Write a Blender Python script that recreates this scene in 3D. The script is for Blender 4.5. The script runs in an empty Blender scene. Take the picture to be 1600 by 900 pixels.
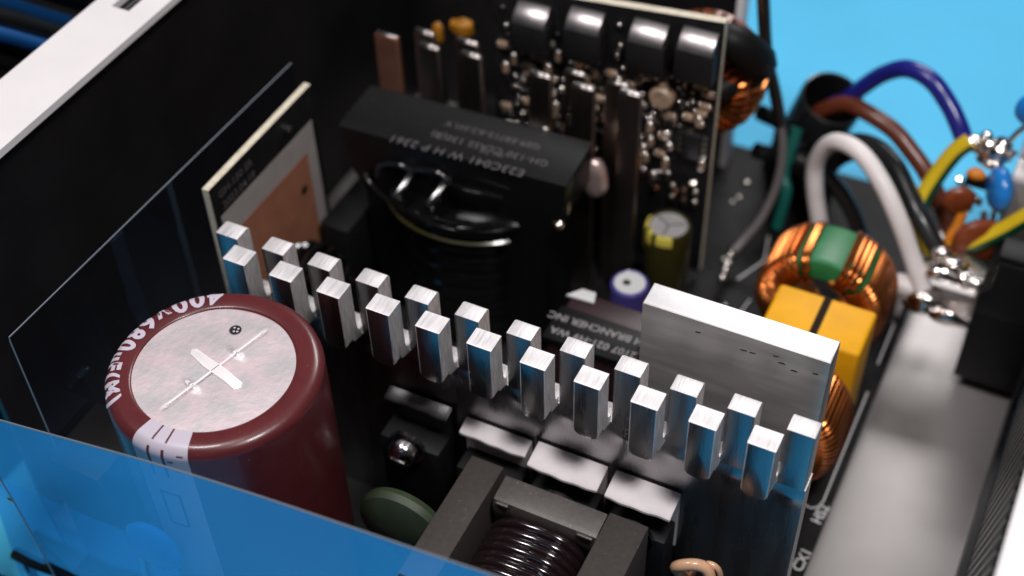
import bpy, bmesh, math, random
from mathutils import Vector, Matrix
random.seed(7)
SC = bpy.context.scene
COL = SC.collection
PI = math.pi
# ------------------------------------------------------------------ camera, world, lamps, exposure
cd = bpy.data.cameras.new('camera'); cam = bpy.data.objects.new('camera', cd); COL.objects.link(cam)
cam.matrix_world = Matrix(((0.89512437, -0.30270298, 0.3272969, 9.87168),
                           (0.44481783, 0.65552749, -0.6102629, -11.1192),
                           (-0.02982371, 0.6918487, 0.72142631, 18.56),
                           (0, 0, 0, 1)))
cd.sensor_width = 36; cd.lens = 48.03; cd.shift_x = 0.01097; cd.shift_y = 0.02122
cd.clip_start = 0.1; cd.clip_end = 500
cd.dof.use_dof = True; cd.dof.focus_distance = 18.3; cd.dof.aperture_fstop = 0.15; cd.dof.aperture_blades = 0
SC.camera = cam
wd = bpy.data.worlds.new('World'); SC.world = wd; wd.use_nodes = True
wd.node_tree.nodes['Background'].inputs[0].default_value = (0.9, 0.92, 1.0, 1)
wd.node_tree.nodes['Background'].inputs[1].default_value = 0.02

def area(name, loc, target, sx, sy, power, col=(1, 1, 1)):
    l = bpy.data.lights.new(name, 'AREA'); l.shape = 'RECTANGLE'; l.size = sx; l.size_y = sy
    l.energy = power; l.color = col
    o = bpy.data.objects.new(name, l); COL.objects.link(o); o.location = loc
    o.rotation_euler = (Vector(target) - Vector(loc)).to_track_quat('-Z', 'Y').to_euler()
    return o
area('right_softbox', (13, -5.5, 29.5), (5, 2, 3), 5, 5, 4900, (1.0, 0.965, 0.96))
area('left_softbox', (-4, -4, 30), (4, 1, 3), 5, 5, 3700, (1.0, 0.965, 0.975))
area('rear_softbox', (3, 40, 32), (6, 9, 0), 20, 9, 9600, (1.0, 0.98, 0.98))  # added rear lamp for sheen on the far desk and flat metal tops
SC.view_settings.view_transform = 'Standard'; SC.view_settings.look = 'None'
SC.view_settings.exposure = 0.0; SC.view_settings.gamma = 1.0

# ------------------------------------------------------------------ materials
def mat(name, col, rough=0.5, metal=0.0, var=0.0, vscale=3.0, bump=0.0, bscale=20.0, stretch=(1, 1, 1),
        rvar=0.0, coat=0.0, spec=0.5, col2=None, detail=4.0, dust=0.0, emit=None, trans=0.0, ior=1.5):
    m = bpy.data.materials.new(name); m.use_nodes = True
    nt = m.node_tree; n = nt.nodes; p = n['Principled BSDF']; L = nt.links.new
    p.inputs['Base Color'].default_value = (*col, 1); p.inputs['Roughness'].default_value = rough
    p.inputs['Metallic'].default_value = metal; p.inputs['Coat Weight'].default_value = coat
    p.inputs['Coat Roughness'].default_value = 0.06
    p.inputs['Specular IOR Level'].default_value = spec; p.inputs['IOR'].default_value = ior
    p.inputs['Transmission Weight'].default_value = trans
    tc = n.new('ShaderNodeTexCoord'); mp = n.new('ShaderNodeMapping'); mp.inputs['Scale'].default_value = stretch
    L(tc.outputs['Object'], mp.inputs['Vector'])
    if var or rvar or col2:
        nz = n.new('ShaderNodeTexNoise'); nz.inputs['Scale'].default_value = vscale; nz.inputs['Detail'].default_value = detail
        L(mp.outputs[0], nz.inputs['Vector'])
        cr = n.new('ShaderNodeValToRGB')
        a = [max(0, c * (1 - var)) for c in col]; b = [min(1, c * (1 + var)) for c in (col2 or col)]
        cr.color_ramp.elements[0].position = .3; cr.color_ramp.elements[1].position = .7
        cr.color_ramp.elements[0].color = (*a, 1); cr.color_ramp.elements[1].color = (*b, 1)
        L(nz.outputs['Fac'], cr.inputs[0]); L(cr.outputs[0], p.inputs['Base Color'])
        if rvar:
            mr = n.new('ShaderNodeMapRange'); mr.inputs[1].default_value = .3; mr.inputs[2].default_value = .7
            mr.inputs[3].default_value = max(0.02, rough - rvar); mr.inputs[4].default_value = rough + rvar
            L(nz.outputs['Fac'], mr.inputs[0]); L(mr.outputs[0], p.inputs['Roughness'])
    if dust:
        nd = n.new('ShaderNodeTexNoise'); nd.inputs['Scale'].default_value = 26; nd.inputs['Detail'].default_value = 2
        L(tc.outputs['Object'], nd.inputs['Vector'])
        rd = n.new('ShaderNodeMapRange'); rd.inputs[1].default_value = .69; rd.inputs[2].default_value = .76; rd.inputs[4].default_value = dust
        L(nd.outputs['Fac'], rd.inputs[0])
        mx = n.new('ShaderNodeMix'); mx.data_type = 'RGBA'; L(rd.outputs[0], mx.inputs[0]); mx.inputs[7].default_value = (.42, .39, .38, 1)
        src = p.inputs['Base Color'].links
        if src: L(src[0].from_socket, mx.inputs[6])
        else: mx.inputs[6].default_value = (*col, 1)
        L(mx.outputs[2], p.inputs['Base Color'])
    if bump:
        nb = n.new('ShaderNodeTexNoise'); nb.inputs['Scale'].default_value = bscale; nb.inputs['Detail'].default_value = 3
        L(mp.outputs[0], nb.inputs['Vector'])
        bp = n.new('ShaderNodeBump'); bp.inputs['Strength'].default_value = bump; bp.inputs['Distance'].default_value = .02
        L(nb.outputs['Fac'], bp.inputs['Height']); L(bp.outputs[0], p.inputs['Normal'])
    return m

def film_mat(name, fac, tint, rough=.02, mult=.42):
    m = bpy.data.materials.new(name); m.use_nodes = True
    nt = m.node_tree; n = nt.nodes; L = nt.links.new
    n.remove(n['Principled BSDF'])
    tr = n.new('ShaderNodeBsdfTransparent'); tr.inputs[0].default_value = (*tint, 1)
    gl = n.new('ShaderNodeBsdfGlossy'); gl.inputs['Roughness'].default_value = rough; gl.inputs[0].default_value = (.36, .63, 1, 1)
    lw = n.new('ShaderNodeFresnel'); lw.inputs[0].default_value = 1.5
    ad = n.new('ShaderNodeMath'); ad.operation = 'MULTIPLY_ADD'; ad.inputs[1].default_value = mult; ad.inputs[2].default_value = fac
    ad.use_clamp = True
    mx = n.new('ShaderNodeMixShader'); L(lw.outputs[0], ad.inputs[0]); L(ad.outputs[0], mx.inputs[0])
    L(tr.outputs[0], mx.inputs[1]); L(gl.outputs[0], mx.inputs[2])
    tc = n.new('ShaderNodeTexCoord'); nz = n.new('ShaderNodeTexNoise'); nz.inputs['Scale'].default_value = .7
    bp = n.new('ShaderNodeBump'); bp.inputs['Strength'].default_value = .06; bp.inputs['Distance'].default_value = .3
    L(tc.outputs['Object'], nz.inputs['Vector']); L(nz.outputs['Fac'], bp.inputs['Height']); L(bp.outputs[0], gl.inputs['Normal'])
    L(mx.outputs[0], n['Material Output'].inputs[0])
    return m

M = {}
M['desk'] = mat('blue_paper', (.075, .59, .98), .6, var=.04, vscale=.35, spec=.5, bump=.12, bscale=30)
M['white_paint'] = mat('white_powder_coat', (.74, .71, .715), .5, var=.03, vscale=1.2, bump=.12, bscale=60, dust=.3)
M['black_paint'] = mat('black_paint', (.010, .009, .010), .45, var=.3, vscale=.8, spec=.3, dust=.05)
M['black_mesh'] = mat('black_mesh_paint', (.03, .029, .03), .3, var=.3, vscale=5)
M['floor_steel'] = mat('zinc_steel', (.36, .335, .33), .38, .35, var=.05, vscale=.9, detail=2, dust=.08)
M['pcb'] = mat('black_solder_mask', (.012, .0115, .0125), .5, var=.35, vscale=2, spec=.12, dust=.2, bump=.05, bscale=14)
M['pcb_edge'] = mat('cream_fibreglass', (.62, .56, .44), .6, var=.15, vscale=8)
M['silk'] = mat('white_silkscreen', (.62, .62, .62), .7)
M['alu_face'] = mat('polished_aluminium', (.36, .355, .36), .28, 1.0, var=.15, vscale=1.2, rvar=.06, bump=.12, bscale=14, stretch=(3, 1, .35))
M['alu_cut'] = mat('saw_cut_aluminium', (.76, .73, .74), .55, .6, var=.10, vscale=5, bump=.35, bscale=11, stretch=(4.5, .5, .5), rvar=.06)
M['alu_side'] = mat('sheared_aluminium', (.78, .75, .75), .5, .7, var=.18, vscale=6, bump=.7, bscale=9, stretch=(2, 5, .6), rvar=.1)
M['alu_plain'] = mat('mill_aluminium', (.66, .64, .62), .40, .8, var=.12, vscale=1.6, stretch=(.5, .5, 3), rvar=.07, bump=.04, bscale=12)
M['alu_bright'] = mat('bright_aluminium_edge', (.93, .91, .92), .55, 1.0, var=.03, vscale=6, bump=.1, bscale=20)
M['alu_stamp'] = mat('burnished_aluminium', (.90, .86, .87), .45, .25, var=.05, bump=.1, bscale=9)  # whitened, less metallic colour stands in for sheen on the stamped cross
M['cap_sleeve'] = mat('maroon_pvc_sleeve', (.098, .0165, .019), .34, var=.12, vscale=2.5, coat=.2, bump=.10, bscale=5, dust=.25)
M['cap_top'] = mat('pink_tinged_aluminium', (.80, .655, .685), .55, .75, var=.0, vscale=3.2, col2=(.60, .585, .595), bump=.24, bscale=11, detail=9)
M['print_pale'] = mat('pale_lilac_print', (.52, .47, .55), .42, coat=.2)
M['print_maroon'] = mat('maroon_print', (.10, .02, .024), .4)
M['print_black'] = mat('black_print', (.012, .012, .012), .5)
M['print_dim'] = mat('grey_laser_print', (.085, .078, .078), .6)
M['print_dim2'] = mat('dim_white_print', (.24, .225, .23), .6)
M['black_plastic'] = mat('black_plastic', (.014, .013, .014), .32, var=.3, vscale=4, bump=.08, bscale=25)
M['black_matte'] = mat('black_moulded_plastic', (.007, .007, .0075), .5, var=.2, vscale=3, bump=.1, bscale=40, spec=.2)
M['black_tape'] = mat('black_polyester_tape', (.006, .0057, .0062), .45, var=.2, vscale=2, bump=.1, bscale=3, spec=.2, dust=.10)
M['black_gloss'] = mat('black_varnish', (.004, .004, .0045), .12, coat=.5, bump=.35, bscale=3)
M['varnished_tape'] = mat('varnished_black_tape', (.005, .005, .0055), .32, spec=.25, bump=.3, bscale=2.5)
M['guide_gloss'] = mat('wet_black_varnish', (.006, .006, .007), .14, coat=1.0, bump=.06, bscale=6)
M['coil_gloss'] = mat('dark_brown_enamel_wire', (.010, .005, .006), .16, coat=.9, bump=.02, bscale=6)
M['ferrite'] = mat('grey_ferrite', (.066, .056, .052), .42, .25, var=.12, vscale=14, bump=.16, bscale=70, spec=.6, dust=.5)
M['green_disc'] = mat('dull_green_epoxy', (.032, .046, .022), .55, var=.2, vscale=3, bump=.05, bscale=10)
M['tan_epoxy'] = mat('tan_epoxy', (.62, .36, .22), .28, var=.2, vscale=3, coat=.3)
M['pad_white'] = mat('white_ceramic_pad', (.66, .61, .62), .6, var=.10, vscale=2.5, bump=.15, bscale=5)
M['steel'] = mat('nickel_plated_steel', (.62, .60, .60), .16, 1.0, var=.1, vscale=5)
M['tin'] = mat('tinned_metal', (.60, .57, .56), .26, 1.0, var=.12, vscale=4, bump=.1, bscale=5)
M['tab_tin'] = mat('satin_tin', (.52, .48, .48), .38, 1.0, var=.15, vscale=4, bump=.15, bscale=4)
M['bar_copper'] = mat('dull_copper_bar', (.26, .115, .075), .4, .6, var=.35, vscale=1.2)
M['tin_copper'] = mat('worn_tinned_copper', (.38, .32, .29), .30, 1.0, var=.3, vscale=1.4, col2=(.46, .40, .37), stretch=(1, 1, .4))
M['solder'] = mat('solder', (.78, .72, .68), .16, 1.0, var=.1, vscale=3, bump=.35, bscale=7)
M['solder_dull'] = mat('dull_solder', (.62, .57, .50), .28, 1.0, var=.2, vscale=6, bump=.25, bscale=16)
M['solder_pink'] = mat('pinkish_solder', (.80, .62, .57), .30, .7, var=.15, vscale=3, bump=.3, bscale=6)
M['copper_wire'] = mat('enamelled_copper', (.62, .19, .05), .27, .95, var=.12, vscale=2.5)
M['copper_clad'] = mat('bare_copper_pour', (.42, .175, .10), .5, .25, var=.12, vscale=2)
M['grey_mask'] = mat('grey_board_margin', (.34, .31, .30), .5, var=.06, vscale=3)
M['green_core'] = mat('green_epoxy_core', (.012, .16, .05), .42, var=.15, vscale=3)
M['yellow'] = mat('yellow_polyester', (.80, .38, .008), .5, var=.07, vscale=2, spec=.2)
M['yellow_tape'] = mat('amber_tape', (.36, .15, .010), .4, var=.2, vscale=3)
M['brown_tape'] = mat('brown_tape', (.022, .014, .010), .8, spec=.1)
M['wire_white'] = mat('white_pvc', (.80, .74, .72), .42, var=.06, vscale=2, coat=.1, bump=.06, bscale=4, dust=.15)
M['wire_black'] = mat('black_pvc', (.012, .012, .013), .3, coat=.2)
M['wire_blue'] = mat('navy_blue_pvc', (.014, .016, .22), .3, coat=.25)
M['wire_brown'] = mat('brown_pvc', (.125, .028, .012), .35, coat=.25)
M['wire_yellow'] = mat('yellow_pvc', (.72, .50, .012), .35, coat=.2)
M['wire_green'] = mat('green_pvc', (.006, .075, .03), .35, coat=.2)
M['wire_grey'] = mat('grey_sleeve', (.16, .14, .145), .45)
M['wire_teal'] = mat('teal_pvc', (.012, .15, .12), .4)
M['blue_disc'] = mat('bright_blue_epoxy', (.012, .20, .62), .28, var=.1, vscale=3, coat=.4)
M['orange'] = mat('orange_epoxy', (.75, .24, .02), .4)
M['redbrown'] = mat('red_brown_epoxy', (.22, .045, .012), .35, var=.15, vscale=3, coat=.2)
M['olive_sleeve'] = mat('dark_olive_sleeve', (.03, .027, .006), .25, coat=.4)
M['yellow_print'] = mat('yellow_print', (.62, .52, .08), .45)
M['violet_sleeve'] = mat('violet_sleeve', (.07, .06, .27), .35, coat=.2)
M['cable_black'] = mat('black_cable', (.010, .010, .011), .28, coat=.3)
M['cable_blue'] = mat('blue_cable', (.006, .07, .24), .45)  # desk reflection on black cable, put into the colour
M['relay'] = mat('dark_maroon_case', (.030, .012, .015), .4, var=.15, vscale=2)
M['chip'] = mat('black_epoxy_chip', (.010, .0095, .010), .45, var=.2, vscale=5)
M['ceramic'] = mat('tan_ceramic_chip', (.36, .25, .17), .35, var=.3, vscale=9)
M['film'] = film_mat('clear_polyester_film', .05, (.50, .60, .72))
M['film_side'] = film_mat('clear_side_film', -.02, (.86, .90, .96), mult=.16)
M['film_edge'] = mat('film_cut_edge', (.16, .19, .23), .4)

# ------------------------------------------------------------------ mesh helpers
def nbm(): return bmesh.new()
def join(bm, tmp, mi=0):
    vm = {}
    for v in tmp.verts: vm[v] = bm.verts.new(v.co)
    for f in tmp.faces:
        try: g = bm.faces.new([vm[v] for v in f.verts])
        except ValueError: continue
        g.material_index = f.material_index if mi is None else mi; g.smooth = f.smooth
    tmp.free()
def box(bm, a, b, r=0.0, seg=2, mi=0, xf=None, facemat=None):
    t = nbm(); bmesh.ops.create_cube(t, size=1)
    a = Vector(a); b = Vector(b)
    for v in t.verts: v.co = Vector(((a[i] + b[i]) / 2 + v.co[i] * (b[i] - a[i]) for i in range(3)))
    if facemat:                      # {axis sign: material index}
        t.normal_update()
        for f in t.faces:
            for (ax, sg), k in facemat.items():
                if f.normal[ax] * sg > .9: f.material_index = k
    if r: bmesh.ops.bevel(t, geom=list(t.edges), offset=r, segments=seg, profile=.5, affect='EDGES')
    if xf is not None: bmesh.ops.transform(t, matrix=xf, verts=t.verts)
    join(bm, t, None if facemat else mi)
def prism(bm, pts, o, u, v, w, depth, r=0.0, mi=0):
    """polygon pts in (u, v) plane at o, extruded along w by depth"""
    t = nbm(); o = Vector(o); u = Vector(u); v = Vector(v); w = Vector(w)
    A = [t.verts.new(o + u * x + v * y) for x, y in pts]; B = [t.verts.new(o + u * x + v * y + w * depth) for x, y in pts]
    fa = t.faces.new(A); fb = t.faces.new(B[::-1]); n = len(pts)
    for i in range(n): t.faces.new((A[i], B[i], B[(i + 1) % n], A[(i + 1) % n]))
    bmesh.ops.recalc_face_normals(t, faces=t.faces)
    if r: bmesh.ops.bevel(t, geom=list(fa.edges) + list(fb.edges), offset=r, segments=2, profile=.5, affect='EDGES')
    join(bm, t, mi)
def lathe(bm, prof, c, seg=48, a0=0, a1=2 * PI, axis='z', mi=0, sx=1, sy=1):
    full = abs(a1 - a0 - 2 * PI) < 1e-6; n = seg if full else seg + 1
    c = Vector(c); rings = []
    for r, z in prof:
        if r < 1e-6: rings.append([bm.verts.new(c + ax(axis, 0, 0, z))] * n); continue
        rings.append([bm.verts.new(c + ax(axis, r * sx * math.cos(a0 + (a1 - a0) * k / seg), r * sy * math.sin(a0 + (a1 - a0) * k / seg), z)) for k in range(n)])
    for i in range(len(rings) - 1):
        for k in range(seg):
            q = [rings[i][k], rings[i][(k + 1) % n], rings[i + 1][(k + 1) % n], rings[i + 1][k]]
            q2 = []
            for v in q:
                if v not in q2: q2.append(v)
            if len(q2) > 2:
                f = bm.faces.new(q2); f.material_index = mi
def ax(axis, x, y, z):
    return Vector((x, y, z)) if axis == 'z' else (Vector((x, z, y)) if axis == 'y' else Vector((z, x, y)))
def catmull(pts, n=8):
    P = [Vector(p) for p in pts]; P = [P[0] * 2 - P[1]] + P + [P[-1] * 2 - P[-2]]; out = []
    for i in range(1, len(P) - 2):
        for k in range(n):
            t = k / n; a, b, c, d = P[i - 1:i + 3]
            out.append(.5 * (2 * b + (c - a) * t + (2 * a - 5 * b + 4 * c - d) * t * t + (3 * b - a - 3 * c + d) * t ** 3))
    out.append(P[-2]); return out
def tube(bm, pts, r, seg=10, mi=0, cap=True, closed=False, matfn=None, up=None):
    P = [Vector(p) for p in pts]; n = len(P); rings = []
    t0 = (P[1] - P[0]).normalized(); nrm = t0.orthogonal().normalized() if up is None else (Vector(up) - t0 * t0.dot(Vector(up))).normalized()
    for i in range(n):
        if closed: t = (P[(i + 1) % n] - P[i - 1]).normalized()
        else: t = (P[min(i + 1, n - 1)] - P[max(i - 1, 0)]).normalized()
        nrm = (nrm - t * nrm.dot(t)).normalized(); bn = t.cross(nrm)
        rr = r(i / (n - 1)) if callable(r) else r
        rings.append([bm.verts.new(P[i] + (nrm * math.cos(2 * PI * k / seg) + bn * math.sin(2 * PI * k / seg)) * rr) for k in range(seg)])
    for i in range(n if closed else n - 1):
        a, b = rings[i], rings[(i + 1) % n]
        for k in range(seg):
            f = bm.faces.new((a[k], a[(k + 1) % seg], b[(k + 1) % seg], b[k])); f.material_index = matfn(k, i) if matfn else mi
    if cap and not closed:
        bm.faces.new(rings[0][::-1]).material_index = mi; bm.faces.new(rings[-1]).material_index = mi
def blob(bm, c, r, s=(1, 1, 1), noise=.12, seed=1, sub=2, mi=0):
    t = nbm(); bmesh.ops.create_icosphere(t, subdivisions=sub, radius=1); rnd = random.Random(seed)
    ph = [rnd.uniform(0, 6) for _ in range(6)]
    for v in t.verts:
        p = v.co; k = 1 + noise * (math.sin(3 * p.x + ph[0]) + math.sin(4 * p.y + ph[1]) + math.sin(3.5 * p.z + ph[2])) / 2
        v.co = Vector((c[0] + p.x * r * k * s[0], c[1] + p.y * r * k * s[1], c[2] + p.z * r * k * s[2]))
    join(bm, t, mi)
def wloc(o):
    v = Vector((0, 0, 0))
    while o: v += o.location; o = o.parent
    return v
def obj(name, bm, mats, parent=None, loc=None, smooth=True, angle=38):
    """world-space bmesh -> ONE mesh object; origin at loc (things) or its parent's origin (parts)"""
    off = Vector(loc) if loc is not None else wloc(parent)
    bmesh.ops.translate(bm, verts=bm.verts, vec=-off)
    bmesh.ops.recalc_face_normals(bm, faces=bm.faces)
    me = bpy.data.meshes.new(name); bm.to_mesh(me); bm.free()
    for m in (mats if isinstance(mats, (list, tuple)) else [mats]): me.materials.append(M[m])
    if smooth:
        me.shade_smooth(); me.set_sharp_from_angle(angle=math.radians(angle))
    o = bpy.data.objects.new(name, me); COL.objects.link(o)
    if parent: o.parent = parent
    elif loc is not None: o.location = loc
    return o
def tag(o, label, cat, group=None):
    o['label'] = label; o['category'] = cat
    if group: o['group'] = group
    return o
def thing(name, label, cat, loc, group=None):
    o = bpy.data.objects.new(name, None); COL.objects.link(o); o.location = loc; o.empty_display_size = .3
    return tag(o, label, cat, group)
def struct(o): o['kind'] = 'structure'; return o
def text_bm(s, size, spacing=1.0, bold=0.0, res=3):
    cu = bpy.data.curves.new('lettering', 'FONT'); cu.body = s; cu.size = size; cu.space_character = spacing
    cu.offset = bold; cu.resolution_u = res; cu.fill_mode = 'FRONT'
    o = bpy.data.objects.new('lettering', cu); COL.objects.link(o)
    dg = bpy.context.evaluated_depsgraph_get(); me = bpy.data.meshes.new_from_object(o.evaluated_get(dg))
    bm = nbm(); bm.from_mesh(me); bpy.data.objects.remove(o); bpy.data.curves.remove(cu); bpy.data.meshes.remove(me)
    return bm
def place_text(bm, s, size, o, u, v, spacing=1.0, bold=0.0, centre=False):
    t = text_bm(s, size, spacing, bold); o = Vector(o); u = Vector(u); v = Vector(v)
    w = max([q.co.x for q in t.verts] or [0])
    for q in t.verts:
        x = q.co.x - (w / 2 if centre else 0); q.co = o + u * x + v * q.co.y
    join(bm, t)
def rect_pts(x0, x1, z0, z1, r, corners=(1, 1, 1, 1), n=4):
    """rounded rectangle, corners order: bl, br, tr, tl"""
    out = []
    for (cx, cz, a, f) in ((x0, z0, PI, corners[0]), (x1, z0, 1.5 * PI, corners[1]), (x1, z1, 0, corners[2]), (x0, z1, .5 * PI, corners[3])):
        if not f: out.append((cx, cz)); continue
        ox = cx + (r if cx == x0 else -r); oz = cz + (r if cz == z0 else -r)
        for k in range(n + 1):
            t = a + (PI / 2) * k / n; out.append((ox + r * math.cos(t), oz + r * math.sin(t)))
    return out

# ------------------------------------------------------------------ setting: desk, case, main board
b = nbm(); box(b, (-90, -90, -1.3), (110, 120, -1.0))
struct(obj('desk_surface', b, 'desk', loc=(0, 0, -1.0)))

case = thing('power_supply_case', 'white steel power supply case standing open on the blue desk', 'case', (3.5, 3, -1.0))
b = nbm(); box(b, (-3.6, -2.6, -.72), (10.62, 11.2, -.6)); obj('floor_panel', b, 'floor_steel', case)
b = nbm(); box(b, (-3.72, -2.55, -.6), (-3.6, 12.5, 6.38)); obj('side_wall', b, 'black_paint', case)
# folded rim of the left wall, with a rectangular slot
b = nbm(); z0, z1 = 6.38, 6.5
for (x0, x1, y0, y1) in ((-4.47, -3.36, -6, 2.45), (-4.47, -4.14, 2.45, 3.35), (-3.80, -3.36, 2.45, 3.35), (-4.47, -3.36, 3.35, 12.5)):
    box(b, (x0, y0, z0), (x1, y1, z1))
bmesh.ops.remove_doubles(b, verts=b.verts, dist=1e-4)
obj('rim', b, 'white_paint', case, smooth=False)
b = nbm(); box(b, (-4.47, -6, 5.6), (-4.36, 12.5, 6.379)); obj('rim_flange', b, 'white_paint', case, smooth=False)
b = nbm(); box(b, (-4.2, 2.3, 6.1), (-3.74, 3.5, 6.2)); obj('slot_backing', b, 'black_paint', case, smooth=False)
# rear wall on the right: honeycomb vent, lined black, white folded rim above it
b = nbm(); box(b, (10.80, -6, -.72), (10.9, 9, 6.4)); obj('rear_wall', b, 'black_paint', case, smooth=False)
b = nbm(); hx, R, r = 10.62, .13, .095
def hexring(cy, cz):
    o_ = [(cy + R * math.cos(PI / 6 + k * PI / 3), cz + R * math.sin(PI / 6 + k * PI / 3)) for k in range(6)]
    i_ = [(cy + r * math.cos(PI / 6 + k * PI / 3), cz + r * math.sin(PI / 6 + k * PI / 3)) for k in range(6)]
    O = [b.verts.new((hx, *p)) for p in o_]; I = [b.verts.new((hx, *p)) for p in i_]; J = [b.verts.new((hx + .1, *p)) for p in i_]
    for k in range(6):
        b.faces.new((O[k], O[(k + 1) % 6], I[(k + 1) % 6], I[k])); b.faces.new((I[k], I[(k + 1) % 6], J[(k + 1) % 6], J[k]))
dy = R * math.sqrt(3); row = 0; z = .65
while z < 6.0:
    y = -3.0 + (dy / 2 if row % 2 else 0)
    while y < 5.6: hexring(y, z); y += dy
    z += 1.5 * R; row += 1
obj('honeycomb_vent', b, 'black_mesh', case, smooth=False)
b = nbm(); box(b, (10.52, -6, -.6), (10.62, 9, .44)); box(b, (10.54, 5.75, .44), (10.62, 9, 6.2)); obj('lower_rail', b, 'black_paint', case, smooth=False)
b = nbm(); box(b, (10.64, -6, 6.40), (11.9, 9, 6.52), .02); obj('rim', b, 'white_paint', case, smooth=False)
# strip of the far panel with its pale flange
b = nbm(); box(b, (-3.6, 10.45, -.6), (3.72, 10.55, 5.5)); obj('end_panel', b, 'black_paint', case, smooth=False)
b = nbm(); box(b, (3.72, 10.2, -.6), (3.86, 10.6, 6.2), .02); obj('panel_flange', b, 'white_paint', case)

board = thing('main_circuit_board', 'black main circuit board under all the parts, white marks along its right edge', 'circuit board', (3, 3, -.16))
b = nbm(); box(b, (-2.2, -3.6, -.16), (8.36, 11.0, 0), facemat={(0, 1): 1, (0, -1): 1, (1, -1): 1, (1, 1): 1})
obj('board_panel', b, ['pcb', 'pcb'], board, smooth=False)
for (t_, y_) in (('HS2', 2.42), ('CX1', 1.42), ('L2', .6)):
    b = nbm(); place_text(b, t_, .24, (8.31, y_, .004), (.10, 1, 0), (-1, .1, 0), bold=.006); obj('printed_mark', b, 'silk', board, smooth=False)
def silk_line(pts, w=.03):
    b = nbm()
    for (p, q) in zip(pts[:-1], pts[1:]):
        p = Vector((*p, .004)); q = Vector((*q, .004)); d = (q - p).normalized(); n_ = Vector((-d.y, d.x, 0)) * w / 2
        b.faces.new([b.verts.new(v) for v in (p - n_, q - n_, q + n_, p + n_)])
    bmesh.ops.remove_doubles(b, verts=b.verts, dist=.02); obj('printed_line', b, 'silk', board, smooth=False)
silk_line([(8.22, 5.5), (8.22, 2.9), (8.17, 2.75), (8.08, 2.68), (7.95, 2.7)])
silk_line([(5.2, 7.2), (5.5, 7.9), (5.35, 8.6)]); silk_line([(4.9, 5.9), (5.5, 6.1), (5.6, 6.8)]); silk_line([(8.2, 6.2), (8.2, 9.3)])
b = nbm()
for i in range(22):
    x = random.uniform(3.8, 8.2); y = random.uniform(5.8, 10)
    if random.random() < .4: x = random.uniform(3.6, 5.6)
    blob(b, (x, y, .02), random.uniform(.03, .06), (1, 1, .7), seed=i, sub=1)
o = obj('solder_joints', b, 'solder_dull', board); o['kind'] = 'stuff'

# ------------------------------------------------------------------ finned heatsink
PITCH = .7915
hs = thing('finned_heatsink', 'long aluminium heatsink with two staggered rows of square fins along its top', 'heatsink', (3.75, .16, 0))
b = nbm(); nx, nz = 240, 60; x0, x1, zt = -.8, 8.31, 3.90
def bulge(x, z):
    k = (x - .20) / PITCH; d = (k - round(k)) * PITCH
    f = min(1, max(0, (3.90 - z) / .15))
    return -.003 * (1 - f) + f * .034 * math.exp(-((d - .02) / .16) ** 2 - ((z - 3.72) / .17) ** 2) + f * .006 * (1 + math.sin(1.3 * x + 1) * math.sin(1.1 * z))
G = [[b.verts.new((x0 + (x1 - x0) * i / nx, -bulge(x0 + (x1 - x0) * i / nx, zt * j / nz), zt * j / nz)) for i in range(nx + 1)] for j in range(nz + 1)]
for j in range(nz):
    for i in range(nx): b.faces.new((G[j][i], G[j][i + 1], G[j + 1][i + 1], G[j + 1][i]))
bk = [[b.verts.new((x, .33, z)) for x in (x0, x1)] for z in (0, zt)]
b.faces.new((bk[0][1], bk[0][0], bk[1][0], bk[1][1])).material_index = 0
b.faces.new(G[nz] + [bk[1][1], bk[1][0]]).material_index = 1
b.faces.new([G[j][nx] for j in range(nz + 1)] + [bk[1][1], bk[0][1]]).material_index = 1
b.faces.new([G[j][0] for j in range(nz, -1, -1)] + [bk[0][0], bk[1][0]]).material_index = 1
obj('base_plate', b, ['alu_face', 'alu_side'], hs)
FM = {(0, 1): 1, (0, -1): 1, (2, 1): 2}
first = {}
for k in range(-1, 11):                       # back row: straight up from the plate
    x = .01 + k * PITCH + random.uniform(-.008, .008); h = random.uniform(-.012, .012)
    b = nbm(); w = .375
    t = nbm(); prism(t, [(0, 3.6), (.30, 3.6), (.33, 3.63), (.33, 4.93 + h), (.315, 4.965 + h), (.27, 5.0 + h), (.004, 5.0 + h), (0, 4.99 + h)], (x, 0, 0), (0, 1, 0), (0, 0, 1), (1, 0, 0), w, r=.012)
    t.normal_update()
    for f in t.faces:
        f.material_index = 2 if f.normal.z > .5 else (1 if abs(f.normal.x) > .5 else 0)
    join(b, t, None)
    bmesh.ops.delete(b, geom=[f for f in b.faces if False], context='FACES')
    obj('fin', b, ['alu_face', 'alu_side', 'alu_cut'], hs)
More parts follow.
